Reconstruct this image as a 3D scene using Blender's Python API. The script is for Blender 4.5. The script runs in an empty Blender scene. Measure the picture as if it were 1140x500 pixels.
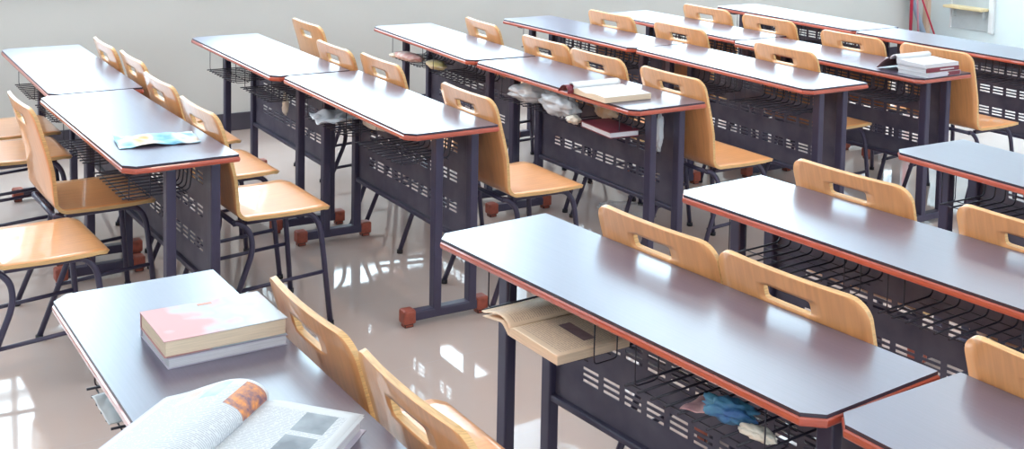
import bpy, bmesh, math, random
from mathutils import Vector, Matrix, noise
C = bpy.context.scene.collection
PI = math.pi
# ------------------------------------------------------------------ materials
def lin(c):
    return tuple(((v/255)/12.92 if v/255 <= .04045 else ((v/255+.055)/1.055)**2.4) for v in c)+(1,)
def mat(name, col, rough=.5, metal=0., ior=1.45, var=0., vscale=8., bump=0., bscale=60., stretch=(1,1,1), coat=0., trans=0., alpha=1., col2=None, spec=None):
    m = bpy.data.materials.new(name); m.use_nodes = True
    nt = m.node_tree; n = nt.nodes; b = n['Principled BSDF']
    b.inputs['Base Color'].default_value = col
    b.inputs['Roughness'].default_value = rough
    b.inputs['Metallic'].default_value = metal
    b.inputs['IOR'].default_value = ior
    b.inputs['Coat Weight'].default_value = coat
    b.inputs['Transmission Weight'].default_value = trans
    b.inputs['Alpha'].default_value = alpha
    if spec is not None: b.inputs['Specular IOR Level'].default_value = spec
    tc = n.new('ShaderNodeTexCoord'); mp = n.new('ShaderNodeMapping')
    mp.inputs['Scale'].default_value = stretch
    nt.links.new(tc.outputs['Object'], mp.inputs['Vector'])
    if var or col2:
        t = n.new('ShaderNodeTexNoise'); t.inputs['Scale'].default_value = vscale; t.inputs['Detail'].default_value = 5
        nt.links.new(mp.outputs[0], t.inputs['Vector'])
        r = n.new('ShaderNodeValToRGB')
        c2 = col2 if col2 else tuple(v*(1-var) for v in col[:3])+(1,)
        r.color_ramp.elements[0].color = c2; r.color_ramp.elements[1].color = col
        r.color_ramp.elements[0].position = .35; r.color_ramp.elements[1].position = .65
        nt.links.new(t.outputs[0], r.inputs[0]); nt.links.new(r.outputs[0], b.inputs['Base Color'])
    if bump:
        t = n.new('ShaderNodeTexNoise'); t.inputs['Scale'].default_value = bscale; t.inputs['Detail'].default_value = 4
        nt.links.new(mp.outputs[0], t.inputs['Vector'])
        bp = n.new('ShaderNodeBump'); bp.inputs['Strength'].default_value = bump; bp.inputs['Distance'].default_value = .002
        nt.links.new(t.outputs[0], bp.inputs['Height']); nt.links.new(bp.outputs[0], b.inputs['Normal'])
    return m
M = {}
M['laminate'] = mat('laminate', (.128,.098,.140,1), .28, var=.11, vscale=36, stretch=(.06,5,1), ior=2.2)
M['laminate'].node_tree.nodes['Principled BSDF'].inputs['Specular Tint'].default_value = (.80,.93,1,1)
M['lip'] = mat('laminate_lip', (.045,.03,.045,1), .35)
M['band'] = mat('edge_band', (.47,.085,.05,1), .3, var=.2, vscale=5, stretch=(2,2,20), coat=.8)
M['metal'] = mat('painted_steel', (.050,.041,.080,1), .36, var=.2, vscale=6, coat=.1)
M['panel'] = mat('panel_steel', (.060,.050,.082,1), .48, vscale=9, col2=(.105,.092,.125,1), bump=.1, bscale=30)
M['wire'] = mat('wire', (.02,.016,.03,1), .4)
M['cap'] = mat('foot_cap', (.36,.085,.055,1), .45, var=.3, vscale=40)
M['rubber'] = mat('rubber', (.02,.018,.022,1), .7)
M['ply'] = mat('plywood_veneer', (.83,.37,.148,1), .32, var=.12, vscale=7, stretch=(14,1,1), coat=.6)
M['plyedge'] = mat('plywood_edge', (.72,.43,.19,1), .4, var=.3, vscale=10, stretch=(2,2,60))
M['floor'] = None
M['wall'] = mat('wall_paint', (.57,.56,.54,1), .75, var=.03, vscale=1.5, bump=.05, bscale=80)
M['frontwall'] = mat('front_wall_paint', (.70,.78,.80,1), .7, var=.03, vscale=1.2)
M['ceil'] = mat('ceiling_paint', (.86,.86,.86,1), .8)
M['skirt'] = mat('skirting_tile', (.07,.062,.085,1), .3, var=.2, vscale=5)
M['wframe'] = mat('window_frame', (.75,.76,.77,1), .4)
M['paper'] = mat('paper_white', (.66,.66,.68,1), .65, var=.04, vscale=6)
M['pages'] = mat('page_edges', (.74,.57,.42,1), .75, var=.22, vscale=12, stretch=(1,1,90))
M['pageswhite'] = mat('page_edges_white', (.60,.57,.60,1), .75, var=.18, vscale=12, stretch=(1,1,90))
M['cream'] = mat('page_cream', (.84,.62,.45,1), .7, var=.08, vscale=6)
M['lavcover'] = mat('cover_lavender', (.48,.44,.53,1), .45)
M['maroon'] = mat('cover_maroon', (.20,.03,.05,1), .4, var=.3, vscale=10)
M['print'] = mat('printed_grey', (.15,.17,.20,1), .6, vscale=14, col2=(.30,.34,.38,1))
M['printdark'] = mat('printed_brown', (.20,.10,.11,1), .6, vscale=30, col2=(.30,.17,.17,1))
M['printfire'] = mat('printed_orange', (.66,.25,.07,1), .5, vscale=70, col2=(.16,.09,.13,1))
M['printgreen'] = mat('printed_green', (.24,.36,.36,1), .5, vscale=25, col2=(.40,.46,.48,1))
M['printpeach'] = mat('printed_peach', (.52,.36,.30,1), .5, vscale=20, col2=(.50,.46,.44,1))
M['yellowwood'] = mat('pale_wood', (.78,.62,.36,1), .5, var=.15, vscale=8, stretch=(1,8,8))
M['plastic'] = mat('thin_plastic', (.80,.80,.84,1), .22, trans=.0, alpha=.62, bump=.5, bscale=25, coat=.3)
M['plasticclear'] = mat('clear_plastic', (.85,.88,.90,1), .15, alpha=.28, bump=.5, bscale=20)
M['tissue'] = mat('tissue', (.80,.72,.62,1), .8, var=.15, vscale=20)
M['tan'] = mat('brown_wrap', (.72,.48,.27,1), .6, vscale=14, col2=(.75,.68,.62,1))
M['bluecloth'] = mat('blue_cloth', (.05,.14,.36,1), .6, vscale=22, col2=(.10,.30,.42,1))
M['pink'] = mat('pink_card', (.60,.36,.36,1), .5, vscale=30, col2=(.42,.22,.24,1))
M['redp'] = mat('red_paint', (.50,.03,.07,1), .35)
M['bluep'] = mat('blue_grey_plastic', (.30,.38,.50,1), .4)
M['greypanel'] = mat('grey_panel', (.52,.56,.58,1), .5, var=.08, vscale=10)
M['yel'] = mat('yellow_wrap', (.70,.55,.22,1), .5, vscale=20, col2=(.6,.5,.4,1))
M['redwhite'] = mat('red_pack', (.62,.30,.28,1), .45, vscale=25, col2=(.75,.62,.58,1))

def floor_mat():
    m = bpy.data.materials.new('floor_tiles'); m.use_nodes = True
    nt = m.node_tree; n = nt.nodes; b = n['Principled BSDF']
    tc = n.new('ShaderNodeTexCoord')
    br = n.new('ShaderNodeTexBrick'); br.offset = 0; br.squash = 1
    br.inputs['Scale'].default_value = 1
    br.inputs['Brick Width'].default_value = .6; br.inputs['Row Height'].default_value = .6
    br.inputs['Mortar Size'].default_value = .0022; br.inputs['Mortar Smooth'].default_value = .3
    nz = n.new('ShaderNodeTexNoise'); nz.inputs['Scale'].default_value = 1.6; nz.inputs['Detail'].default_value = 6
    r = n.new('ShaderNodeValToRGB')
    r.color_ramp.elements[0].color = (.46,.36,.33,1); r.color_ramp.elements[1].color = (.55,.455,.42,1)
    nt.links.new(tc.outputs['Object'], br.inputs['Vector']); nt.links.new(tc.outputs['Object'], nz.inputs['Vector'])
    nt.links.new(nz.outputs[0], r.inputs[0])
    nt.links.new(r.outputs[0], br.inputs['Color1']); nt.links.new(r.outputs[0], br.inputs['Color2'])
    br.inputs['Mortar'].default_value = (.5,.42,.40,1)
    nt.links.new(br.outputs['Color'], b.inputs['Base Color'])
    b.inputs['Roughness'].default_value = .045; b.inputs['IOR'].default_value = 1.55
    nz2 = n.new('ShaderNodeTexNoise'); nz2.inputs['Scale'].default_value = 2.2
    bp = n.new('ShaderNodeBump'); bp.inputs['Strength'].default_value = .08; bp.inputs['Distance'].default_value = .01
    nt.links.new(tc.outputs['Object'], nz2.inputs['Vector']); nt.links.new(nz2.outputs[0], bp.inputs['Height'])
    nt.links.new(bp.outputs[0], b.inputs['Normal'])
    return m
M['floor'] = floor_mat()

def text_mat(name, base, ink, lines=60, axis=1, margin=.08):
    """printed text lines laid out in the page's own UVs"""
    m = bpy.data.materials.new(name); m.use_nodes = True
    nt = m.node_tree; n = nt.nodes; b = n['Principled BSDF']; b.inputs['Roughness'].default_value = .6
    uv = n.new('ShaderNodeTexCoord'); sp = n.new('ShaderNodeSeparateXYZ')
    nt.links.new(uv.outputs['UV'], sp.inputs[0])
    def ma(op, a, bb=None, clamp=False):
        x = n.new('ShaderNodeMath'); x.operation = op; x.use_clamp = clamp
        for i, v in enumerate((a, bb)):
            if v is None: continue
            if isinstance(v, (int, float)): x.inputs[i].default_value = v
            else: nt.links.new(v, x.inputs[i])
        return x.outputs[0]
    along, across = (sp.outputs[0], sp.outputs[1])
    f = ma('FRACT', ma('MULTIPLY', across, lines))
    line = ma('LESS_THAN', f, .42)
    row = ma('FLOOR', ma('MULTIPLY', across, lines))
    cv = n.new('ShaderNodeCombineXYZ')
    nt.links.new(ma('MULTIPLY', along, 45.), cv.inputs[0]); nt.links.new(ma('MULTIPLY', row, 7.3), cv.inputs[1])
    nz = n.new('ShaderNodeTexNoise'); nz.inputs['Scale'].default_value = 1.; nt.links.new(cv.outputs[0], nz.inputs['Vector'])
    words = ma('GREATER_THAN', nz.outputs[0], .42)
    ins = ma('MULTIPLY', ma('GREATER_THAN', along, margin), ma('LESS_THAN', along, 1-margin))
    ins = ma('MULTIPLY', ins, ma('MULTIPLY', ma('GREATER_THAN', across, margin), ma('LESS_THAN', across, 1-margin)))
    k = ma('MULTIPLY', ma('MULTIPLY', line, words), ins)
    mx = n.new('ShaderNodeMix'); mx.data_type = 'RGBA'
    nt.links.new(ma('MULTIPLY', k, .75), mx.inputs['Factor'])
    mx.inputs['A'].default_value = base; mx.inputs['B'].default_value = ink
    nt.links.new(mx.outputs['Result'], b.inputs['Base Color'])
    return m
M['textwhite'] = text_mat('text_white', (.52,.54,.57,1), (.27,.29,.34,1))
M['textcream'] = text_mat('text_cream', (.86,.62,.44,1), (.55,.34,.25,1), lines=30)

def cover_mat():
    m = bpy.data.materials.new('printed_cover'); m.use_nodes = True
    nt = m.node_tree; n = nt.nodes; b = n['Principled BSDF']; b.inputs['Roughness'].default_value = .48
    uv = n.new('ShaderNodeTexCoord'); nz = n.new('ShaderNodeTexNoise'); nz.inputs['Scale'].default_value = 13; nz.inputs['Detail'].default_value = 2
    nt.links.new(uv.outputs['Object'], nz.inputs['Vector'])
    r = n.new('ShaderNodeValToRGB'); e = r.color_ramp.elements
    e[0].position = .42; e[0].color = (.50,.24,.24,1); e[1].position = .52; e[1].color = (.38,.43,.49,1)
    x = e.new(.62); x.color = (.47,.50,.54,1); x = e.new(.66); x.color = (.46,.36,.40,1); x = e.new(.72); x.color = (.44,.49,.54,1)
    sp = n.new('ShaderNodeSeparateXYZ'); nt.links.new(uv.outputs['Object'], sp.inputs[0])
    a = n.new('ShaderNodeMath'); a.operation = 'MULTIPLY_ADD'
    nt.links.new(sp.outputs[1], a.inputs[0]); a.inputs[1].default_value = 1.7
    h = n.new('ShaderNodeMath'); h.operation = 'MULTIPLY'; h.inputs[1].default_value = .55; nt.links.new(nz.outputs[0], h.inputs[0]); nt.links.new(h.outputs[0], a.inputs[2]); nt.links.new(a.outputs[0], r.inputs[0])
    nt.links.new(r.outputs[0], b.inputs['Base Color'])
    return m
M['cover'] = cover_mat()
def wrapper_mat():
    m = bpy.data.materials.new('blue_wrapper'); m.use_nodes = True
    nt = m.node_tree; n = nt.nodes; b = n['Principled BSDF']; b.inputs['Roughness'].default_value = .38
    uv = n.new('ShaderNodeTexCoord'); nz = n.new('ShaderNodeTexNoise'); nz.inputs['Scale'].default_value = 9; nz.inputs['Detail'].default_value = 1
    nt.links.new(uv.outputs['Object'], nz.inputs['Vector'])
    r = n.new('ShaderNodeValToRGB'); e = r.color_ramp.elements
    e[0].position = .38; e[0].color = (.10,.33,.52,1); e[1].position = .5; e[1].color = (.26,.50,.62,1)
    x = e.new(.56); x.color = (.60,.62,.65,1); x = e.new(.66); x.color = (.70,.42,.16,1)
    nt.links.new(nz.outputs[0], r.inputs[0]); nt.links.new(r.outputs[0], b.inputs['Base Color'])
    return m
M['wrapper'] = wrapper_mat()

# ------------------------------------------------------------------ helpers
def link(name, bm, mats, parent=None, smooth=False, auto=True):
    me = bpy.data.meshes.new(name)
    bmesh.ops.recalc_face_normals(bm, faces=bm.faces[:])
    bm.to_mesh(me); bm.free()
    for m in (mats if isinstance(mats, (list, tuple)) else [mats]): me.materials.append(m)
    if smooth:
        for p in me.polygons: p.use_smooth = True
    o = bpy.data.objects.new(name, me); C.objects.link(o)
    if parent: o.parent = parent
    return o
def tag(o, label=None, cat=None, group=None, kind=None):
    if label: o['label'] = label
    if cat: o['category'] = cat
    if group: o['group'] = group
    if kind: o['kind'] = kind
    return o
def empty(name, loc=(0,0,0), rz=0.):
    o = bpy.data.objects.new(name, None); C.objects.link(o); o.empty_display_size = .1
    o.location = loc; o.rotation_euler = (0,0,rz); return o
def box(bm, c, s, bev=0., rz=0., mi=0, seg=2, rot=None):
    r = bmesh.ops.create_cube(bm, size=1.)
    vs = r['verts']
    T = Matrix.Translation(Vector(c)) @ (rot.to_4x4() if rot else Matrix.Rotation(rz, 4, 'Z')) @ Matrix.Diagonal((s[0], s[1], s[2], 1))
    bmesh.ops.transform(bm, matrix=T, verts=vs)
    fs = {f for v in vs for f in v.link_faces}
    if bev:
        es = list({e for v in vs for e in v.link_edges})
        r = bmesh.ops.bevel(bm, geom=es, offset=bev, segments=seg, profile=.5, affect='EDGES')
        fs |= set(r['faces'])
    for f in fs:
        if f.is_valid: f.material_index = mi
def tube(bm, pts, r, seg=8, mi=0, cap=True):
    pts = [Vector(p) for p in pts]; rings = []
    rr = r if isinstance(r, (list, tuple)) else [r]*len(pts)
    up = None
    for i, p in enumerate(pts):
        t = (pts[min(i+1, len(pts)-1)]-pts[max(i-1, 0)]).normalized()
        if up is None: up = Vector((0,0,1)) if abs(t.z) < .9 else Vector((1,0,0))
        a = t.cross(up).normalized(); b = t.cross(a).normalized(); up = -b if (-b).dot(up) > 0 else b
        rings.append([bm.verts.new(p + a*math.cos(2*PI*k/seg)*rr[i] + b*math.sin(2*PI*k/seg)*rr[i]) for k in range(seg)])
    for i in range(len(rings)-1):
        for k in range(seg):
            f = bm.faces.new((rings[i][k], rings[i][(k+1)%seg], rings[i+1][(k+1)%seg], rings[i+1][k])); f.material_index = mi; f.smooth = True
    if cap:
        for R in (rings[0], rings[-1]):
            f = bm.faces.new(R); f.material_index = mi
def bend(pts, r=.03, n=5):
    """round the inner corners of a polyline"""
    P = [Vector(p) for p in pts]; out = [P[0]]
    for i in range(1, len(P)-1):
        a, b, c = P[i-1], P[i], P[i+1]
        d1 = min(r, (a-b).length*.45); d2 = min(r, (c-b).length*.45)
        p, q = b+(a-b).normalized()*d1, b+(c-b).normalized()*d2
        for k in range(n+1):
            t = k/n; out.append(p*(1-t)**2 + b*2*t*(1-t) + q*t*t)
    out.append(P[-1]); return out
def prism(bm, poly, z0, z1, mi=0):
    lo = [bm.verts.new((x, y, z0)) for x, y in poly]; hi = [bm.verts.new((x, y, z1)) for x, y in poly]
    n = len(poly)
    for i in range(n):
        f = bm.faces.new((lo[i], lo[(i+1)%n], hi[(i+1)%n], hi[i])); f.material_index = mi
    f = bm.faces.new(hi); f.material_index = mi
    f = bm.faces.new(lo[::-1]); f.material_index = mi
def copy_tree(o, parent=None):
    c = o.copy(); C.objects.link(c); c.parent = parent
    for ch in list(o.children): copy_tree(ch, c)
    return c

# ------------------------------------------------------------------ camera (levelled to the room frame: x along the desk rows, y to the front, z up)
H = 1.7588
cam = bpy.data.cameras.new('camera'); co = bpy.data.objects.new('camera', cam); C.objects.link(co)
fw = Vector((-0.84290501, 0.53273112, -0.07555597)); rt = Vector((0.53297335, 0.84592739, 0.01860786)); up = Vector((-0.07382785, 0.02458466, 0.99696792))
co.matrix_world = Matrix(((rt.x, up.x, -fw.x, 0), (rt.y, up.y, -fw.y, 0), (rt.z, up.z, -fw.z, H), (0,0,0,1)))
cam.sensor_width = 36; cam.lens = 1354.614/1140*36; cam.shift_y = -(250+58.976)/1140
bpy.context.scene.camera = co

# ------------------------------------------------------------------ room
XW, XR, YF, YB, ZC = -7.3, 2.6, 9.1, -3.2, 3.85
def struct(name, bm, m, parent=None, smooth=False):
    o = link(name, bm, m, parent, smooth); o['kind'] = 'structure'; return o
bm = bmesh.new(); box(bm, ((XW+XR)/2, (YF+YB)/2, -.05), (XR-XW+.4, YF-YB+.4, .1)); struct('floor', bm, M['floor'])
bm = bmesh.new(); box(bm, ((XW+XR)/2, (YF+YB)/2, ZC+.05), (XR-XW+.4, YF-YB+.4, .1)); struct('ceiling', bm, M['ceil'])
SILL, HEAD = .98, 3.55
def window_wall(name, x, side, wins, m):
    bm = bmesh.new(); T = .2; cx = x+side*T/2
    box(bm, (cx, (YF+YB)/2, SILL/2), (T, YF-YB, SILL)); box(bm, (cx, (YF+YB)/2, (HEAD+ZC)/2), (T, YF-YB, ZC-HEAD))
    ys = [YB]+[v for w in wins for v in w]+[YF]
    for i in range(0, len(ys), 2):
        if ys[i+1]-ys[i] > .01: box(bm, (cx, (ys[i]+ys[i+1])/2, (SILL+HEAD)/2), (T, ys[i+1]-ys[i], HEAD-SILL))
    struct(name, bm, m)
LW = [(-3.0,-.3), (-.15,1.98), (2.18,5.0), (5.2,8.95)]
RW_FILL = [(-1.6,.2), (2.0,3.8), (5.6,7.4)]  # unseen right-wall windows, added as fill from behind the camera
window_wall('wall_left', XW, -1, LW, M['wall'])
window_wall('wall_right', XR, 1, RW_FILL, M['wall'])
bm = bmesh.new(); box(bm, ((XW+XR)/2, YF+.1, ZC/2), (XR-XW+.4, .2, ZC)); struct('wall_front', bm, M['frontwall'])
bm = bmesh.new(); box(bm, ((XW+XR)/2, YB-.1, ZC/2), (XR-XW+.4, .2, ZC)); struct('wall_back', bm, M['wall'])
wi = 0
for x, side, wins in ((XW, -1, LW), (XR, 1, RW_FILL)):
    for (a, b) in wins:
        wi += 1; bm = bmesh.new(); cx = x+side*.1
        for y in (a+.025, b-.025): box(bm, (cx, y, (SILL+HEAD)/2), (.06, .05, HEAD-SILL-.1), .006)
        for z in (SILL+.025, HEAD-.025): box(bm, (cx, (a+b)/2, z), (.06, b-a, .05), .006)
        box(bm, (cx, (a+b)/2, 1.46), (.05, b-a-.1, .035), .004)
        for k in (1, 2): box(bm, (cx, a+(b-a)*k/3, (SILL+HEAD)/2), (.05, .035, HEAD-SILL-.1), .004)
        box(bm, (x-side*.02, (a+b)/2, SILL+.012), (.10, b-a+.06, .024), .005)
        struct('window_%d' % wi, bm, M['wframe'])  # frames on the right wall belong to the added fill openings
        L = bpy.data.lights.new('window_light_portal', 'AREA'); L.shape = 'RECTANGLE'; L.size = b-a; L.size_y = HEAD-SILL
        L.cycles.is_portal = True
        lo = bpy.data.objects.new('window_light_portal', L); C.objects.link(lo)
        lo.location = (x+side*.22, (a+b)/2, (SILL+HEAD)/2)
        lo.rotation_euler = (PI/2, 0, PI/2 if side > 0 else -PI/2)
bm = bmesh.new(); box(bm, (XW+.008, (YF+YB)/2, .055), (.016, YF-YB, .11), .003); struct('baseboard_left', bm, M['skirt'])
bm = bmesh.new(); box(bm, ((XW+XR)/2, YF-.008, .055), (XR-XW-.04, .016, .11), .003); struct('baseboard_front', bm, M['skirt'])
bm = bmesh.new(); box(bm, (XW+.025, YF-.025, 1.6), (.05, .05, 2.9), .006); struct('trim_1', bm, mat('corner_trim', (.70,.50,.38,1), .5, var=.1))
def curtain(y0, y1, label):  # unseen sheers, added to keep the desk-top reflections bright and bluish
    bm = bmesh.new(); n = int((y1-y0)/.012); A = []
    for i in range(n+1):
        y = y0+(y1-y0)*i/n; x = XW+.07+.028*math.sin(i*.75)+.012*math.sin(i*.31+1)
        A.append([bm.verts.new((x, y, z)) for z in (1.03, 1.8, 2.6, 3.61)])
    for a, b in zip(A, A[1:]):
        for j in range(3): f = bm.faces.new((a[j], b[j], b[j+1], a[j+1])); f.smooth = True
    m = bpy.data.materials.get('added_sheer_curtain')
    if not m:
        m = bpy.data.materials.new('added_sheer_curtain'); m.use_nodes = True; nt = m.node_tree
        tr = nt.nodes.new('ShaderNodeBsdfTranslucent'); tr.inputs[0].default_value = (.85,.88,.92,1)
        mx = nt.nodes.new('ShaderNodeMixShader'); mx.inputs[0].default_value = .6
        nt.nodes['Principled BSDF'].inputs['Base Color'].default_value = (.85,.87,.9,1)
        nt.links.new(nt.nodes['Principled BSDF'].outputs[0], mx.inputs[1]); nt.links.new(tr.outputs[0], mx.inputs[2])
        nt.links.new(mx.outputs[0], nt.nodes['Material Output'].inputs[0])
    t = empty('curtain', (0,0,0)); link('cloth', bm, m, t)
    bm = bmesh.new(); tube(bm, [(XW+.07,y0-.05,3.63), (XW+.07,y1+.05,3.63)], .014, 10); tube(bm, [(XW,y0-.03,3.63), (XW+.07,y0-.03,3.63)], .01, 8); tube(bm, [(XW,y1+.03,3.63), (XW+.07,y1+.03,3.63)], .01, 8)
    link('rail', bm, M['wframe'], t)
    tag(t, label, 'curtain', 'added unseen sheer curtains at the tall windows')
curtain(1.72, 2.42, 'added unseen sheer white curtain gathered between the two windows nearest the left desks')
curtain(4.52, 5.55, 'added unseen wide sheer white curtain at the middle of the window wall')
curtain(7.75, 8.75, 'added unseen sheer white curtain at the window nearest the front wall')
# world: bright overcast daylight outside the windows
w = bpy.data.worlds.new('world'); bpy.context.scene.world = w; w.use_nodes = True
bg = w.node_tree.nodes['Background']; bg.inputs[0].default_value = (.70, .89, 1.0, 1); bg.inputs[1].default_value = 7.6
# unseen ceiling lamps, added as fill light for the room
def ceiling_fill_light(x, y):
    t = empty('ceiling_fill_light', (x, y, ZC))
    bm = bmesh.new(); box(bm, (0,0,-.03), (1.25,.30,.06), .008); link('housing', bm, M['wframe'], t)
    bm = bmesh.new(); box(bm, (0,0,-.064), (1.18,.24,.01), .002)
    m = bpy.data.materials.get('fill_lamp_diffuser')
    if not m:
        m = bpy.data.materials.new('fill_lamp_diffuser'); m.use_nodes = True; b = m.node_tree.nodes['Principled BSDF']
        b.inputs['Emission Color'].default_value = (1,.90,.78,1); b.inputs['Emission Strength'].default_value = FILL_LAMP
    link('diffuser', bm, m, t)
    return t
FILL_LAMP = 17.
k = 0
for x in (-5.6, -2.6, .4):
    for y in (-.8, 2.2, 5.2, 7.9):
        tag(ceiling_fill_light(x, y), 'added fill light on the ceiling, flat white with a glowing diffuser', 'ceiling light', 'added ceiling fill lights over the desks')

# ------------------------------------------------------------------ desk
LD, WD, INS = 1.27, .372, .10
CHF = .034
def outline(off=0.):
    return [(CHF-off*.4, -off), (LD-CHF+off*.4, -off), (LD+off, CHF-off*.4), (LD+off, WD+off), (-off, WD+off), (-off, CHF-off*.4)]
def make_desk():
    t = empty('student_desk')
    bm = bmesh.new()
    prism(bm, outline(-.004), .724, .745, 1); prism(bm, outline(.0008), .7425, .750, 0); bm.normal_update()
    for f in bm.faces:
        if abs(f.normal.z) < .5: f.material_index = 1
    link('tabletop', bm, [M['laminate'], M['lip']], t)
    # bullnose band round the edge
    bm = bmesh.new(); prof = [(-.004,.7245), (.001,.7245), (.0035,.728), (.0042,.7332), (.0035,.7385), (.001,.7418), (-.004,.7422)]
    rings = []
    for (o, z) in prof: rings.append([bm.verts.new((x, y, z)) for x, y in outline(o)])
    for a, b in zip(rings, rings[1:]):
        for i in range(6): bm.faces.new((a[i], a[(i+1)%6], b[(i+1)%6], b[i]))
    link('edge_band', bm, M['band'], t)
    for x in (INS, LD-INS):
        for y in (.171, .322):
            bm = bmesh.new(); box(bm, (x, y, .375), (.042, .034, .66), .006, seg=3); link('leg', bm, M['metal'], t)
        bm = bmesh.new(); box(bm, (x, .21, .040), (.042, .31, .036), .005)
        ft = link('foot', bm, M['metal'], t)
        for y in (.055, .365):
            bm = bmesh.new(); box(bm, (x, y, .040), (.052, .050, .052), .007); box(bm, (x, y, .007), (.036,.036,.014), .003, mi=1)
            link('end_cap', bm, [M['cap'], M['rubber']], ft)
        bm = bmesh.new(); box(bm, (x, .215, .713), (.045, .29, .024), .005); link('bracket', bm, M['metal'], t)
    # slotted modesty panel
    X0, X1, Z0, Z1 = INS+.015, LD-INS-.015, .275, .715
    xs = [X0]; slots_x = set()
    for k in range(10):
        a = .2355+.083*k; xs += [a, a+.064]; slots_x.add(len(xs)-2)
    xs.append(X1)
    zs = [Z0]; slots_z = set()
    for zc in (.380, .500, .618):
        for d in (-.0165, 0, .0165): zs += [zc+d-.0042, zc+d+.0042]; slots_z.add(len(zs)-2)
    zs.append(Z1)
    bm = bmesh.new(); V = [[bm.verts.new((x, .326, z)) for z in zs] for x in xs]
    for i in range(len(xs)-1):
        for j in range(len(zs)-1):
            if i in slots_x and j in slots_z: continue
            bm.faces.new((V[i][j], V[i+1][j], V[i+1][j+1], V[i][j+1]))
    pn = link('modesty_panel', bm, M['panel'], t)
    sm = pn.modifiers.new('thickness', 'SOLIDIFY'); sm.thickness = .0025; sm.offset = 0
    bm = bmesh.new(); box(bm, ((X0+X1)/2, .322, .272), (X1-X0, .026, .020), .005); link('lower_rail', bm, M['metal'], pn)
    # two wire baskets
    for b0 in (.185, .722):
        bm = bmesh.new(); r = .0018; n = 10
        for k in range(n):
            x = b0+.0415*k
            tube(bm, bend([(x,.035,.600), (x,.262,.600), (x,.270,.665), (x,.270,.700)], .02, 3), .0028, 6)
        x1 = b0+.0415*(n-1)
        for y in (.055, .125, .195, .250): tube(bm, [(b0-.012, y, .5965), (x1+.012, y, .5965)], r, 5)
        tube(bm, [(b0, .270, .700), (x1, .270, .700)], r, 5)
        for x in ((b0-.012, x1+.034) if b0 < .5 else (b0+.010, x1+.012)):
            tube(bm, bend([(x,.055,.724), (x,.055,.5965), (x,.125,.5965), (x,.125,.724)], .012, 3), r, 5)
        for x in (b0, x1): tube(bm, [(x,.270,.700), (x,.270,.724)], r, 5)
        link('wire_basket', bm, M['wire'], t)
    return t
# positions measured in the room: x, y, turn
DESKS = {
'A1': (-6.402,1.058,-.020), 'A2': (-5.109,.987,.008), 'B1': (-6.388,2.006,-.020), 'B2': (-5.095,2.015,-.017),
'C1': (-6.368,3.075,-.070), 'C2': (-5.057,2.990,-.007), 'D1': (-6.325,3.925,.020), 'D2': (-5.048,3.960,-.011),
'E1': (-6.286,4.664,.010), 'E2': (-4.998,4.605,.014), 'F1': (-6.264,5.611,-.014), 'F2': (-4.971,5.542,.017),
'Z': (-2.797,.560,-.004), 'G': (-2.768,1.524,.072), 'G2': (-1.493,1.649,.019), 'H': (-2.787,2.365,.062), 'I': (-2.834,3.385,-.022)}
DL = {
'A1': 'bare bright desk at the far left, wall end of the row with the blue wrapper',
'A2': 'dark narrow school desk with the crumpled blue wrapper lying on it',
'B1': 'desk by the grey wall with torn tissue hanging under its right end',
'B2': 'glossy white-topped desk with a creased whitish paper bag in its basket',
'C1': 'glossy desk by the wall with red and white snack packs in its wire basket',
'C2': 'desk with an open book on top and plastic bags stuffed in its basket',
'D1': 'blue-grey topped desk at the wall end, one row behind the desk with plastic bags',
'D2': 'white-shining desk with bare top and empty basket, right of the blue-grey desk top',
'E1': 'bare desk joined to the left of the desk with the white book stack',
'E2': 'desk carrying a stack of thick white books at its right end',
'F1': 'bright bare desk farthest back at the top, wall end of the frontmost row',
'F2': 'frontmost row desk nearest the pale blue wall and its wooden ledge',
'Z': 'closest desk at bottom left carrying a stack of two books and an open textbook',
'G': 'large central desk in front with an open cream paged book jutting from its basket',
'G2': 'desk cut off at the bottom right corner, butted against the central front desk',
'H': 'desk right behind the large central one, its empty basket showing under an orange edge',
'I': 'grey topped desk cut off at the right edge, above the pair of orange chair backs'}
desk0 = make_desk(); first = True
for k, (x, y, a) in DESKS.items():
    d = desk0 if first else copy_tree(desk0); first = False
    d.location = (x, y, 0); d.rotation_euler = (0, 0, a)
    tag(d, DL[k], 'desk', 'school desks set in rows')
def at(dk, u, v, z=.75):
    x, y, a = DESKS[dk]; return Vector((x+u*math.cos(a)-v*math.sin(a), y+u*math.sin(a)+v*math.cos(a), z))

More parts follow.
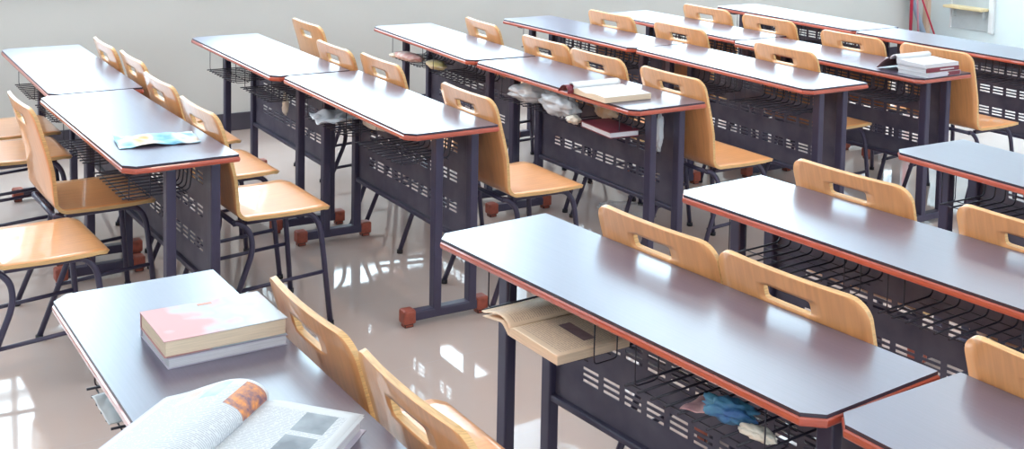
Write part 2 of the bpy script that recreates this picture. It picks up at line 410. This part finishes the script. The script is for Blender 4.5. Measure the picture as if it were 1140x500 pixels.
# ------------------------------------------------------------------ chair (origin on the floor below the bend between seat and back, facing +y)
def sh_profile():
    """centre line of the moulded shell: list of (y, z, half_width)"""
    P = []
    P.append((.372, .440)); P.append((.366, .4455)); P.append((.352, .449))
    for k in range(9): P.append((.335-.028*k*1.02, .4500-.003*math.sin(PI*k/9)))
    # bend
    r = .045; cy, cz = .052, .450+r
    for k in range(1, 8):
        a = -PI/2 - k/7*math.radians(76); P.append((cy+r*math.cos(a), cz+r*math.sin(a)))
    return P
def make_chair():
    t = empty('school_chair')
    P = sh_profile(); y0, z0 = P[-1]
    back = []; lean = math.radians(14.5)
    ztop = .838; Lb = (ztop-z0)/math.cos(lean)
    # rows along the back: hole rows placed exactly
    hs0, hs1 = Lb-.082, Lb-.046   # slot band measured along the back
    ss = [Lb*k/12 for k in range(1, 9)]
    ss = [s for s in ss if s < hs0-.015]+[hs0-.012, hs0, hs0+.002, hs0+.005, hs0+.010, hs0+.018, hs1-.010, hs1-.005, hs1-.002, hs1, hs1+.008, Lb-.028, Lb-.020, Lb-.013, Lb-.007, Lb-.003, Lb]
    for s in ss:
        curve = .010*math.sin(PI*min(1, s/Lb))
        back.append((y0-s*math.sin(lean)+curve*.6, z0+s*math.cos(lean)+curve*.1, s))
    rows = []
    nseat = len(P)
    total = [(y, z, None) for y, z in P]+back
    def halfw(i, s):
        if s is None:
            y = total[i][0]; w = .213
            if y > .31: q = (y-.31)/.062; w = .213-.040*(1-math.sqrt(max(0, 1-min(1,q)**2)))
            return w
        q = s/Lb; w = .213+.006*q
        d = Lb-s; R = .050
        if d < R: w -= R*.95*(1-math.sqrt(max(0, 1-((R-d)/R)**2)))
        return w
    def holew(s):
        base = .067
        if s is None or s <= hs0 or s >= hs1: return base-.010 if s is not None else base-.010
        q = (s-hs0)/(hs1-hs0); return base-.010+.010*max(0, 1-abs(2*q-1)**5)**.5
    cols_l = 5
    grid = []
    for i, (y, z, s) in enumerate(total):
        w, h = halfw(i, s), holew(s)
        xs = [-w+(w-h)*k/cols_l for k in range(cols_l)]+[-h, -h/3, h/3, h]+[h+(w-h)*(k+1)/cols_l for k in range(cols_l)]
        row = []
        for x in xs:
            cc = 0. if s is None else .014*(x/.21)**2*min(1, s/.12)
            dz = 0.
            if s is None and y < .34: dz = .003*(x/.21)**2
            row.append(Vector((x, y+cc, z+dz)))
        grid.append(row)
    n, m = len(grid), len(grid[0]); T = .0125
    # normals
    N = [[None]*m for _ in range(n)]
    for i in range(n):
        for j in range(m):
            du = grid[min(i+1,n-1)][j]-grid[max(i-1,0)][j]; dv = grid[i][min(j+1,m-1)]-grid[i][max(j-1,0)]
            N[i][j] = dv.cross(du).normalized()
    cl = cols_l
    holecells = {(i, j) for i in range(n-1) for j in range(cl, cl+3)
                 if total[i][2] is not None and total[i][2] >= hs0-1e-6 and total[i+1][2] <= hs1+1e-6}
    def build(i0, i1, name):
        bm = bmesh.new(); A, B = {}, {}
        for i in range(i0, i1+1):
            for j in range(m):
                A[i,j] = bm.verts.new(grid[i][j]+N[i][j]*T*.5); B[i,j] = bm.verts.new(grid[i][j]-N[i][j]*T*.5)
        cells = {(i, j) for i in range(i0, i1) for j in range(m-1)}-holecells
        def side(a, b, c=None):
            f = bm.faces.new((A[a], A[b], B[b], B[a])); f.material_index = 1
        for (i, j) in cells:
            f = bm.faces.new((A[i,j], A[i,j+1], A[i+1,j+1], A[i+1,j])); f.smooth = True
            f = bm.faces.new((B[i,j], B[i+1,j], B[i+1,j+1], B[i,j+1])); f.smooth = True
            if (i-1, j) not in cells and not (i == i0 and i0 > 0): side((i,j), (i,j+1))
            if (i+1, j) not in cells and not (i+1 == i1 and i1 < n-1): side((i+1,j), (i+1,j+1))
            if (i, j-1) not in cells: side((i,j), (i+1,j))
            if (i, j+1) not in cells: side((i,j+1), (i+1,j+1))
        loose = [v for v in bm.verts if not v.link_faces]
        for v in loose: bm.verts.remove(v)
        return link(name, bm, [M['ply'], M['plyedge']], t)
    build(0, nseat-1, 'seat'); build(nseat-1, n-1, 'backrest')
    # tubular frame
    R = .0105
    for s in (-1, 1):
        x = s*.165
        bm = bmesh.new(); tube(bm, bend([(x,.05,.431), (x,.300,.431), (s*.172,.335,.385), (s*.178,.345,.30), (s*.192,.372,.012)], .035, 5), R, 10)
        tube(bm, [(s*.192,.3720,.016), (s*.1925,.3724,.0)], .0135, 10, 1); link('leg', bm, [M['metal'], M['rubber']], t)
        bm = bmesh.new(); tube(bm, bend([(x,.20,.431), (x,.005,.431)][::-1][:1]+[(x,.030,.431), (s*.170,.070,.390), (s*.174,.076,.32), (s*.190,-.050,.012)], .045, 5), R, 10)
        tube(bm, [(s*.190,-.0500,.016), (s*.1905,-.0505,.0)], .0135, 10, 1); link('leg', bm, [M['metal'], M['rubber']], t)
        bm = bmesh.new(); tube(bm, [(s*.181,.010,.185), (s*.183,.347,.205)], .0075, 8); link('stretcher', bm, M['metal'], t)
    bm = bmesh.new(); tube(bm, [(-.167,.012,.430), (.167,.012,.430)], .0095, 8); link('crossbar', bm, M['metal'], t)
    bm = bmesh.new(); tube(bm, [(-.170,.268,.431), (.170,.268,.431)], .0085, 8); link('crossbar', bm, M['metal'], t)
    return t
# key: desk whose far edge it stands behind, centre along the desk, gap, turn, label
CH = [
('A1',.53,.075,0,'farthest of the four pale chair backs along the left row, nearest the grey wall'),
('A1',.98,.095,0,'second from the wall of the four pale chair backs along the left row'),
('A2',.285,.094,0,'third from the wall of the four pale chair backs along the left row'),
('A2',.842,.070,0,'wooden chair with brightly shining seat, right of the desk with the blue wrapper'),
('B1',.27,.25,0,'wooden chair standing clear of its desk, topmost chair back against the grey wall'),
('B1',1.06,.075,0,'chair back just in front of the one standing clear against the grey wall'),
('B2',.215,.075,0,'chair back at the left end of the desk with the creased paper bag'),
('B2',1.02,.070,0,'orange chair with whole seat showing, right of the desk with the creased paper bag'),
('C1',.60,.10,-.03,'wooden chair back with a bright slot behind the desk holding red and white packs'),
('C1',1.31,.095,.06,'chair back straddling a desk joint, up and left of the open book'),
('C2',.49,.07,0,'chair back directly behind the open book with the rolled white page'),
('C2',1.040,.070,0,'orange chair with visible seat right of the open book with the red cover'),
('D1',.61,.07,0,'chair back behind the middle of the blue-grey desk top'),
('D1',1.20,.09,0,'chair back with a dark slot near the right end of the blue-grey desk top'),
('D2',.73,.07,0,'lone chair back behind the shining white desk with the empty basket'),
('E1',.58,.07,0,'chair back nearest the top edge of the picture'),
('E1',1.115,.07,0,'chair back just right of the one nearest the top edge of the picture'),
('E2',.52,.07,0,'chair back left of the stack of thick white books'),
('E2',1.045,.085,0,'orange chair with visible seat behind the stack of thick white books'),
('Z',.53,.092,0,'closest chair back beside the two stacked books, its glossy seat edge showing at the bottom'),
('Z',.980,.095,0,'tan chair back cut off by the bottom edge, beside the open textbook'),
('G',.440,.068,0,'left one of the two touching orange chair backs on the large central desk'),
('G',.882,.068,0,'right one of the two touching orange chair backs on the large central desk'),
('G2',.220,.068,0,'orange chair back cut off at the right edge above the bottom right desk'),
('H',.345,.068,0,'wide orange chair back with a white slot behind the desk with the visible empty basket'),
('H',.925,.068,0,'orange chair back cut off by the right edge below the grey topped desk'),
]
FREE = [
(-4.655,.900,.02,'tan chair with its tall back at the left edge, tucked under the wrapper desk'),
(-4.148,.603,.03,'glossy chair seat cut off by the left edge, nearer than the tan chair'),
(-5.470,.780,0,'nearer of the two chair seats behind the tan chair back at the left edge'),
(-5.940,.835,0,'farther of the two chair seats behind the tan chair back at the left edge'),
]
chair0 = make_chair(); first = True
def place_chair(x, y, rz, label, group):
    global first
    c = chair0 if first else copy_tree(chair0); first = False
    c.location = (x, y, 0); c.rotation_euler = (0, 0, rz); tag(c, label, 'chair', group)
for dk, u, gap, turn, lab in CH:
    p = at(dk, u, WD+gap); place_chair(p.x, p.y, DESKS[dk][2]+turn, lab, 'moulded plywood school chairs')
for x, y, a, lab in FREE: place_chair(x, y, a, lab, 'moulded plywood school chairs')

# ------------------------------------------------------------------ books
def closed_book(name, label, loc, rz, w, l, h, cover, pages, cat='book', group=None, warp=.0, spine_m=None, paperback=True):
    """w along local x, l along local y, spine at x = 0"""
    t = empty(name, loc, rz); c = .0012 if paperback else .003
    def sheet(bm, z, th, ow=0., k=12, lift=0.):
        lo, hi = [], []
        for i in range(k+1):
            for j in range(k+1):
                x = -ow+(w+2*ow)*i/k; y = -ow+(l+2*ow)*j/k
                d = lift*(.5+.5*math.sin(x*23+y*13))*((i/k)**2)
                (lo if j < 0 else lo).append(bm.verts.new((x, y, z+d)))
        for v in list(lo): hi.append(bm.verts.new((v.co.x, v.co.y, v.co.z+th)))
        q = lambda a, b: a*(k+1)+b
        for i in range(k):
            for j in range(k):
                bm.faces.new((hi[q(i,j)], hi[q(i+1,j)], hi[q(i+1,j+1)], hi[q(i,j+1)]))
                bm.faces.new((lo[q(i,j)], lo[q(i,j+1)], lo[q(i+1,j+1)], lo[q(i+1,j)]))
        for s in range(k):
            for a, b in ((q(s,0), q(s+1,0)), (q(s,k), q(s+1,k)), (q(0,s), q(0,s+1)), (q(k,s), q(k,s+1))):
                bm.faces.new((lo[a], lo[b], hi[b], hi[a]))
    bm = bmesh.new(); box(bm, (w/2+.001, l/2, h/2), (w-.004, l-.004, h-2*c), .0015)
    link('pages', bm, pages, t)
    bm = bmesh.new(); sheet(bm, 0, c); sheet(bm, h-c, c, .001, lift=warp)
    link('cover', bm, cover, t, smooth=False)
    bm = bmesh.new(); box(bm, (.0, l/2, h/2), (.003, l, h), .001); link('spine', bm, spine_m or cover, t)
    return tag(t, label, cat, group)
def slab(bm, top, bot, y0, y1, mt=0, ms=1, nv=10, fn=None, uvl=None, wob=None):
    """pages: closed strip between two profiles (lists of (x, z)), extruded along y"""
    uv = bm.loops.layers.uv.verify(); n = len(top)
    A = [[None]*(nv+1) for _ in range(n)]; B = [[None]*(nv+1) for _ in range(n)]
    ln = [0.]
    for i in range(1, n): ln.append(ln[-1]+math.hypot(top[i][0]-top[i-1][0], top[i][1]-top[i-1][1]))
    for i in range(n):
        for j in range(nv+1):
            y = y0+(y1-y0)*j/nv; dx = wob(i/(n-1), j/nv) if wob else 0.
            A[i][j] = bm.verts.new((top[i][0], y+dx, top[i][1])); B[i][j] = bm.verts.new((bot[i][0], y+dx, bot[i][1]))
    for i in range(n-1):
        for j in range(nv):
            f = bm.faces.new((A[i][j], A[i+1][j], A[i+1][j+1], A[i][j+1])); f.smooth = True
            uu, vv = (i+.5)/(n-1), (j+.5)/nv
            f.material_index = fn(ln[i]/ln[-1]*.5+ln[i+1]/ln[-1]*.5, vv) if fn else mt
            q = [(ln[i]/ln[-1], j/nv), (ln[i+1]/ln[-1], j/nv), (ln[i+1]/ln[-1], (j+1)/nv), (ln[i]/ln[-1], (j+1)/nv)]
            for L, c in zip(f.loops, q): L[uv].uv = c
            f = bm.faces.new((B[i][j], B[i][j+1], B[i+1][j+1], B[i+1][j])); f.smooth = True; f.material_index = ms
    for i in range(n-1):
        for j in (0, nv):
            f = bm.faces.new((A[i][j], A[i+1][j], B[i+1][j], B[i][j])); f.material_index = ms
    for j in range(nv):
        for i in (0, n-1):
            f = bm.faces.new((A[i][j], A[i][j+1], B[i][j+1], B[i][j])); f.material_index = ms
def spline(pts, n=28):
    """Catmull-Rom through 2-D points"""
    P = [Vector((a, b, 0)) for a, b in pts]; P = [2*P[0]-P[1]]+P+[2*P[-1]-P[-2]]; out = []
    segs = len(P)-3
    for k in range(n+1):
        t = k/n*segs; i = min(int(t), segs-1); f = t-i
        p0, p1, p2, p3 = P[i:i+4]
        q = .5*((2*p1)+(p2-p0)*f+(2*p0-5*p1+4*p2-p3)*f*f+(3*p1-p0-3*p2+p3)*f**3); out.append((q.x, q.y))
    return out
def offset(prof, d):
    out = []
    for i, (x, z) in enumerate(prof):
        a = prof[max(i-1,0)]; b = prof[min(i+1, len(prof)-1)]; tx, tz = b[0]-a[0], b[1]-a[1]; L = math.hypot(tx, tz) or 1
        dd = d[i] if isinstance(d, list) else d
        out.append((x-tz/L*dd, z+tx/L*dd))
    return out

# stack on the closest desk
closed_book('paperback_book', 'lavender edged paperback, lower of the two stacked books on the closest desk', (-2.474,.672,.7505), .005, .190, .245, .021,
            M['lavcover'], M['pageswhite'], group='books stacked on the closest desk')
closed_book('paperback_book', 'pink and white covered thick book, upper of the two stacked books on the closest desk', (-2.462,.668,.7735), -.01, .176, .250, .033,
            M['cover'], M['pages'], group='books stacked on the closest desk', warp=.002)
bm = bmesh.new()
# small printed tag on the cover (child of the upper book)
up_book = [o for o in C.objects if o.get('label', '').startswith('pink and white')][0]
box(bm, (.018, .128, .0333), (.010, .030, .0006)); link('cover_patch', bm, mat('patch_brown', (.45,.16,.09,1), .4), up_book)

# open textbook on the closest desk: local x to the right page, local y toward the far end of the spine
t = empty('open_textbook', (-1.905,.640,.7505), math.atan2(.770-.646, -2.013+1.902)-PI/2)
rp = spline([(0,.010), (.012,.024), (.04,.028), (.10,.026), (.19,.024)], 24); rb = [(x, .001) for x, z in rp]
def rfn(u, v):
    if .56 < u < .88 and .66 < v < .90: return 2
    if .56 < u < .88 and .36 < v < .60: return 2
    return 0
bm = bmesh.new(); slab(bm, rp, rb, -.10, .165, nv=34, fn=rfn, wob=lambda a, b: .004*math.sin(a*5)*b)
link('page_block', bm, [M['textwhite'], M['pageswhite'], M['print']], t)
for k, (dz, dx, sk) in enumerate(((.0275,.006,.03), (.0295,.010,-.02), (.031,.002,.055))):
    bm = bmesh.new(); pr = [(x+dx*(x/.19), z+.0035+.001*k) for x, z in rp]
    slab(bm, pr, [(x, z-.0005) for x, z in pr], -.10, .163-.004*k, nv=34, fn=rfn, wob=lambda a, b, s=sk: s*.12*a*b)
    link('loose_page', bm, [M['textwhite'], M['pageswhite'], M['print']], t)
lp = spline([(0,.010), (.012,.026), (.008,.047), (-.020,.060), (-.060,.057), (-.105,.040), (-.150,.020), (-.195,.004)], 44)
def lfn(u, v):
    if .30 < u < .42 and .76 < v < .97: return 0
    if .10 < u < .30 and .68 < v < .97: return 2
    if .36 < u < .55 and .74 < v < .97: return 3
    if .60 < u < .76 and .74 < v < .93: return 4
    return 0
bm = bmesh.new(); lb = offset(lp, [.008*(1-(i/44)**2)+.0015 for i in range(45)])
slab(bm, lp, lb, -.13, .165, nv=40, fn=lfn)
link('turned_pages', bm, [M['textwhite'], M['pageswhite'], M['printfire'], M['printgreen'], M['printpeach']], t)
bm = bmesh.new(); box(bm, (.0,.02,.0006), (.40,.29,.0012)); link('cover', bm, M['lavcover'], t)
tag(t, 'white open textbook with curling left pages and small colour pictures on the closest desk', 'book')

# open book on the desk with plastic bags
t = empty('open_book', (-4.178,2.965,.7505), -.03)
rp = spline([(0,.020), (.03,.027), (.09,.019), (.15,.026), (.232,.024)], 24); bm = bmesh.new()
slab(bm, rp, [(x,.001) for x, z in rp], 0, .235, nv=12); link('page_block', bm, [M['paper'], M['pages']], t)
lp = spline([(0,.018), (.004,.034), (-.016,.046), (-.042,.038), (-.058,.020), (-.050,.008)], 26); bm = bmesh.new()
slab(bm, lp, offset(lp, .006), .0, .240, nv=12); link('rolled_pages', bm, [M['paper'], M['pageswhite']], t)
lp = spline([(-.004,.0005), (-.005,.022), (-.026,.034), (-.050,.030), (-.072,.012), (-.082,.001)], 26); bm = bmesh.new()
slab(bm, lp, offset(lp, .0022), -.028, .235, nv=12); link('cover', bm, M['maroon'], t).data.materials.append(M['maroon'])
tag(t, 'open book with rolled white pages and a red cover end, above the plastic bags', 'book')

# stack on the second row desk
closed_book('thick_book', 'lowest of the three white books stacked at a desk end, partly mauve spine', (-3.728,4.912,.7505), PI+.02, .176, .236, .021, M['paper'], M['pageswhite'], group='white books stacked at the desk end', paperback=False, spine_m=M['lavcover'])
closed_book('thick_book', 'middle of the three white books stacked at a desk end, maroon spine', (-3.734,4.908,.7725), PI, .172, .236, .022, M['paper'], M['pageswhite'], group='white books stacked at the desk end', paperback=False, spine_m=M['maroon'])
for k, b_ in enumerate([o for o in C.objects if o.name.startswith('thick_book')]):
    bm = bmesh.new(); box(bm, (-.0018, .05 if k == 0 else .118, .011), (.0012, .09 if k == 0 else .230, .019)); lab_ = link('spine_label', bm, M['maroon'], b_)
    bm = bmesh.new(); box(bm, (-.0028, .09 if k else .14, .011), (.0008, .10, .006)); link('lettering', bm, M['pageswhite'], lab_)
t = empty('open_book', (-3.905,4.668,.795), -.02)
rp = spline([(0,.016), (.02,.021), (.08,.018), (.17,.017)], 16); bm = bmesh.new()
slab(bm, rp, [(x,0) for x, z in rp], 0, .235, nv=10); link('page_block', bm, [M['paper'], M['pageswhite']], t)
lp = spline([(0,.012), (.005,.030), (-.014,.040), (-.036,.030), (-.044,.016)], 20); bm = bmesh.new()
slab(bm, lp, offset(lp, .006), .002, .238, nv=10); link('rolled_pages', bm, [M['paper'], M['pageswhite']], t)
lp = spline([(-.012,.030), (-.050,.020), (-.090,-.008), (-.125,-.040)], 20); bm = bmesh.new()
slab(bm, lp, offset(lp, .0018), .0, .236, nv=10); link('cover', bm, M['lavcover'], t).data.materials.append(M['printdark'])
tag(t, 'open white book on top of the stack of three, its cover drooping left', 'book', 'white books stacked at the desk end')

# open cream book in the basket of the central desk
g = DESKS['G']; t = empty('open_cream_book', (-2.405,1.532,.6035), .02)
rp = spline([(0,.018), (.02,.024), (.10,.023), (.200,.021)], 30)
def pf(u, v): return 2 if .28 < u < .78 and .50 < v < .68 else 0
bm = bmesh.new(); slab(bm, rp, [(x,.0) for x, z in rp], 0, .21, nv=36, fn=pf)
link('page_block', bm, [M['textcream'], M['pages'], M['printdark']], t)
lp = spline([(0,.018), (-.010,.030), (-.035,.038), (-.070,.034), (-.110,.022), (-.125,.021)], 30)
bm = bmesh.new(); slab(bm, lp, offset(lp, .0016), 0, .20, nv=20); link('turned_pages', bm, [M['textcream'], M['cream']], t)
lp2 = spline([(-.002,.002), (-.03,.022), (-.060,.020), (-.120,.010)], 20)
bm = bmesh.new(); slab(bm, lp2, offset(lp2, .003), 0, .20, nv=10); link('lower_pages', bm, [M['cream'], M['pages']], t)
tag(t, 'open cream paged book with a dark picture jutting out of the central desk basket', 'book')

# maroon book in the plastic bag desk's basket
closed_book('maroon_book', 'thick maroon book lying in the wire basket beside the plastic bags', (-4.180,3.008,.6030), -.10, .240, .140, .026, M['maroon'], M['pageswhite'], paperback=False)

# ------------------------------------------------------------------ crumpled things
def crumple(name, loc, size, seed, m, rz=0., amp=.25, sub=4, freq=2.2, floor_z=-1.):
    bm = bmesh.new(); bmesh.ops.create_icosphere(bm, subdivisions=sub, radius=1.)
    off = Vector((seed*3.7, seed*1.3, seed*7.1))
    for v in bm.verts:
        p = v.co.copy(); q = p*freq+off
        d = 1+amp*.55*(.45-noise.turbulence(q, 3, True))+amp*.45*noise.noise(q*.7)
        d -= amp*.5*(noise.voronoi(q*1.1)[0][0]-.3)
        v.co = Vector((p.x*d*size[0], p.y*d*size[1], max(p.z*d, floor_z)*size[2]))
    o = link(name, bm, m, None, True)
    o.location = loc; o.rotation_euler = (0,0,rz); return o
def sheetobj(name, loc, w, l, m, amp, seed, rz=0., base=None, th=.0006, parent=None, k=22):
    bm = bmesh.new(); V = []
    for i in range(k+1):
        for j in range(k+1):
            x, y = w*(i/k-.5), l*(j/k-.5)
            z = amp*abs(noise.noise(Vector((x*18+seed, y*18, seed))))*2+(base(i/k, j/k) if base else 0)
            V.append(bm.verts.new((x+.004*noise.noise(Vector((x*30, y*30, seed))), y, z)))
    q = lambda a, b: a*(k+1)+b
    for i in range(k):
        for j in range(k): f = bm.faces.new((V[q(i,j)], V[q(i+1,j)], V[q(i+1,j+1)], V[q(i,j+1)])); f.smooth = True
    o = link(name, bm, m, parent); s = o.modifiers.new('thickness', 'SOLIDIFY'); s.thickness = th
    o.location = loc; o.rotation_euler = (0,0,rz); return o
# blue wrapper
o = sheetobj('plastic_wrapper', (-4.150,1.185,.7515), .17, .27, M['wrapper'], .009, 3.3, -.12, base=lambda a, b: .012*math.sin(PI*a)*math.sin(PI*b)**.5)
tag(o, 'crumpled light blue and white plastic wrapper on a desk', 'wrapper')
# plastic bags in the basket of C2
o = crumple('plastic_bag', tuple(at('C2',.34,.120,.646)), (.120,.085,.045), 2, M['plastic'], .4, .55); tag(o, 'greyish crumpled plastic bag, left one of two in the basket below the open book', 'plastic bag')
o = crumple('plastic_bag', tuple(at('C2',.625,.080,.654)), (.15,.062,.055), 5, M['plastic'], -.15, .55); tag(o, 'whitish plastic bag bulging through basket wires just left of the maroon book', 'plastic bag')
o = crumple('paper_wrap', tuple(at('C2',.80,.215,.645)), (.085,.035,.042), 8, M['tan'], .0, .5); tag(o, 'crumpled tan paper wrap behind the maroon book', 'wrapper')
o = crumple('tissue_ball', tuple(at('C2',.800,.040,.618)), (.040,.030,.019), 9, M['tissue'], .0, .5); tag(o, 'crumpled white tissue at the corner of the maroon book', 'tissue')
o = crumple('plastic_bag', tuple(at('C2',1.105,.270,.600)), (.016,.018,.085), 11, M['plastic'], .0, .6); tag(o, 'thin twisted plastic bag hanging below the right end of the open book desk', 'plastic bag')
o = crumple('plastic_bag', (-4.62,3.60,.035), (.15,.11,.034), 12, M['plasticclear'], .3, .5, floor_z=-.95); tag(o, 'clear plastic bag lying on the floor by the chair legs', 'plastic bag')
# snack packs in basket C1
o = crumple('snack_pack', tuple(at('C1',.36,.075,.622)), (.135,.050,.024), 14, M['redwhite'], .1, .3); tag(o, 'red and white snack pack in the basket near the grey wall', 'pack')
o = crumple('snack_pack', tuple(at('C1',.66,.11,.622)), (.10,.045,.024), 15, M['yel'], -.1, .3); tag(o, 'yellowish snack pack in the basket right of the red and white one', 'pack')
o = crumple('tissue_ball', tuple(at('C1',.245,.040,.615)), (.035,.030,.014), 16, M['tissue'], .2, .4); tag(o, 'pale tissue poking out of the basket beside the red and white pack', 'tissue')
# tissue hanging from basket B1
o = crumple('torn_tissue', tuple(at('B1',.93,.19,.545)), (.020,.014,.058), 21, M['tissue'], .0, .7); tag(o, 'torn beige tissue hanging below the wire basket of the second left desk', 'tissue')
# paper in basket B2
def fold(a, b): return .030*abs(a-.55)+.02*b
o = sheetobj('paper_sheet', tuple(at('B2',.37,.10,.606)), .22, .17, M['plastic'], .014, 7.7, -.15, base=fold, th=.001); tag(o, 'creased whitish paper bag lying in the basket of the glossy desk with red foot caps', 'paper')
o = crumple('paper_wrap', tuple(at('B2',.56,.20,.628)), (.11,.03,.024), 25, M['tissue'], .0, .4); tag(o, 'pinkish wrapping paper behind the creased paper bag in the basket', 'wrapper')
# blue cloth and pink card in the basket of the central desk
o = crumple('blue_cloth', tuple(at('G',.975,.095,.626)), (.060,.030,.024), 31, M['bluecloth'], .35, .8); tag(o, 'small crumpled blue cloth in the wire basket at the front right', 'cloth')
o = sheetobj('pink_card', tuple(at('G',.905,.090,.606)), .062, .085, M['pink'], .006, 4.1, .35, th=.0015, base=lambda a, b: .012*a); tag(o, 'pink printed card beside the blue cloth in the basket', 'card')
o = crumple('tissue_ball', tuple(at('G',1.065,.085,.617)), (.045,.020,.013), 33, M['tissue'], .2, .6); tag(o, 'cream coloured scrap of paper right of the blue cloth', 'tissue')
# white paper in the basket of the closest desk
o = sheetobj('paper_sheet', tuple(at('Z',.312,.075,.605)), .145, .085, M['paper'], .005, 9.2, .0, th=.001); tag(o, 'white paper sticking out under the edge of the closest desk', 'paper')

# ------------------------------------------------------------------ things by the far corner
t = empty('wall_ledge', (-6.815,YF,0))
bm = bmesh.new(); box(bm, (0,-.008,.56), (.40,.016,.52), .004); link('back_panel', bm, M['greypanel'], t)
bm = bmesh.new(); box(bm, (.215,-.018,.56), (.045,.036,.54), .005); box(bm, (-.205,-.012,.56), (.02,.024,.54), .004); link('frame', bm, M['wframe'], t)
bm = bmesh.new(); box(bm, (-.01,-.065,.495), (.40,.13,.024), .006); link('shelf', bm, M['yellowwood'], t)
for s in (-.16, .15):
    bm = bmesh.new(); box(bm, (s,-.030,.445), (.012,.06,.075), .002); link('bracket', bm, M['greypanel'], t)
tag(t, 'pale wooden ledge on a grey panel low on the front wall', 'wall ledge')
def pole(name, a, b, r, m, label, cat, extra=None):
    a, b = Vector(a), Vector(b); t = empty(name, a)
    bm = bmesh.new(); tube(bm, [(0,0,0), b-a], r, 12); link('handle', bm, m, t)
    bm = bmesh.new(); box(bm, (.04,-.02,.035), (.12,.05,.07) if extra != 'slim' else (.03,.03,.05), .008); link('head', bm, M['rubber'] if m == M['redp'] else M['bluep'], t)
    return tag(t, label, cat)
pole('broom', (-7.2,8.773,.0), (-7.2,8.766,1.5), .014, M['redp'], 'upright red handled broom by the far corner', 'broom')
pole('broom', (-7.150,8.835,.0), (-7.165,8.72,1.5), .009, mat('pink_paint', (.65,.30,.36,1), .4), 'thin pink handled broom next to the upright red one', 'broom', 'slim')
pole('mop', (-7.15,9.015,.0), (-7.27,8.74,.75), .024, M['bluep'], 'thick blue-grey mop handle leaning in the far corner', 'mop', 'slim')
pole('stick', (-7.07,9.065,.0), (-7.180,8.74,.80), .008, M['redp'], 'thin slanting red stick at the right of the leaning cleaning tools', 'stick', 'slim')

# ------------------------------------------------------------------ view
vs = bpy.context.scene.view_settings
vs.view_transform = 'Standard'; vs.look = 'None'; vs.gamma = 1; vs.use_curve_mapping = False; vs.exposure = 0.22
cy = bpy.context.scene.cycles
cy.max_bounces = 8; cy.diffuse_bounces = 4; cy.glossy_bounces = 4; cy.transparent_max_bounces = 12; cy.caustics_reflective = False; cy.caustics_refractive = False
cy.sample_clamp_indirect = 8.
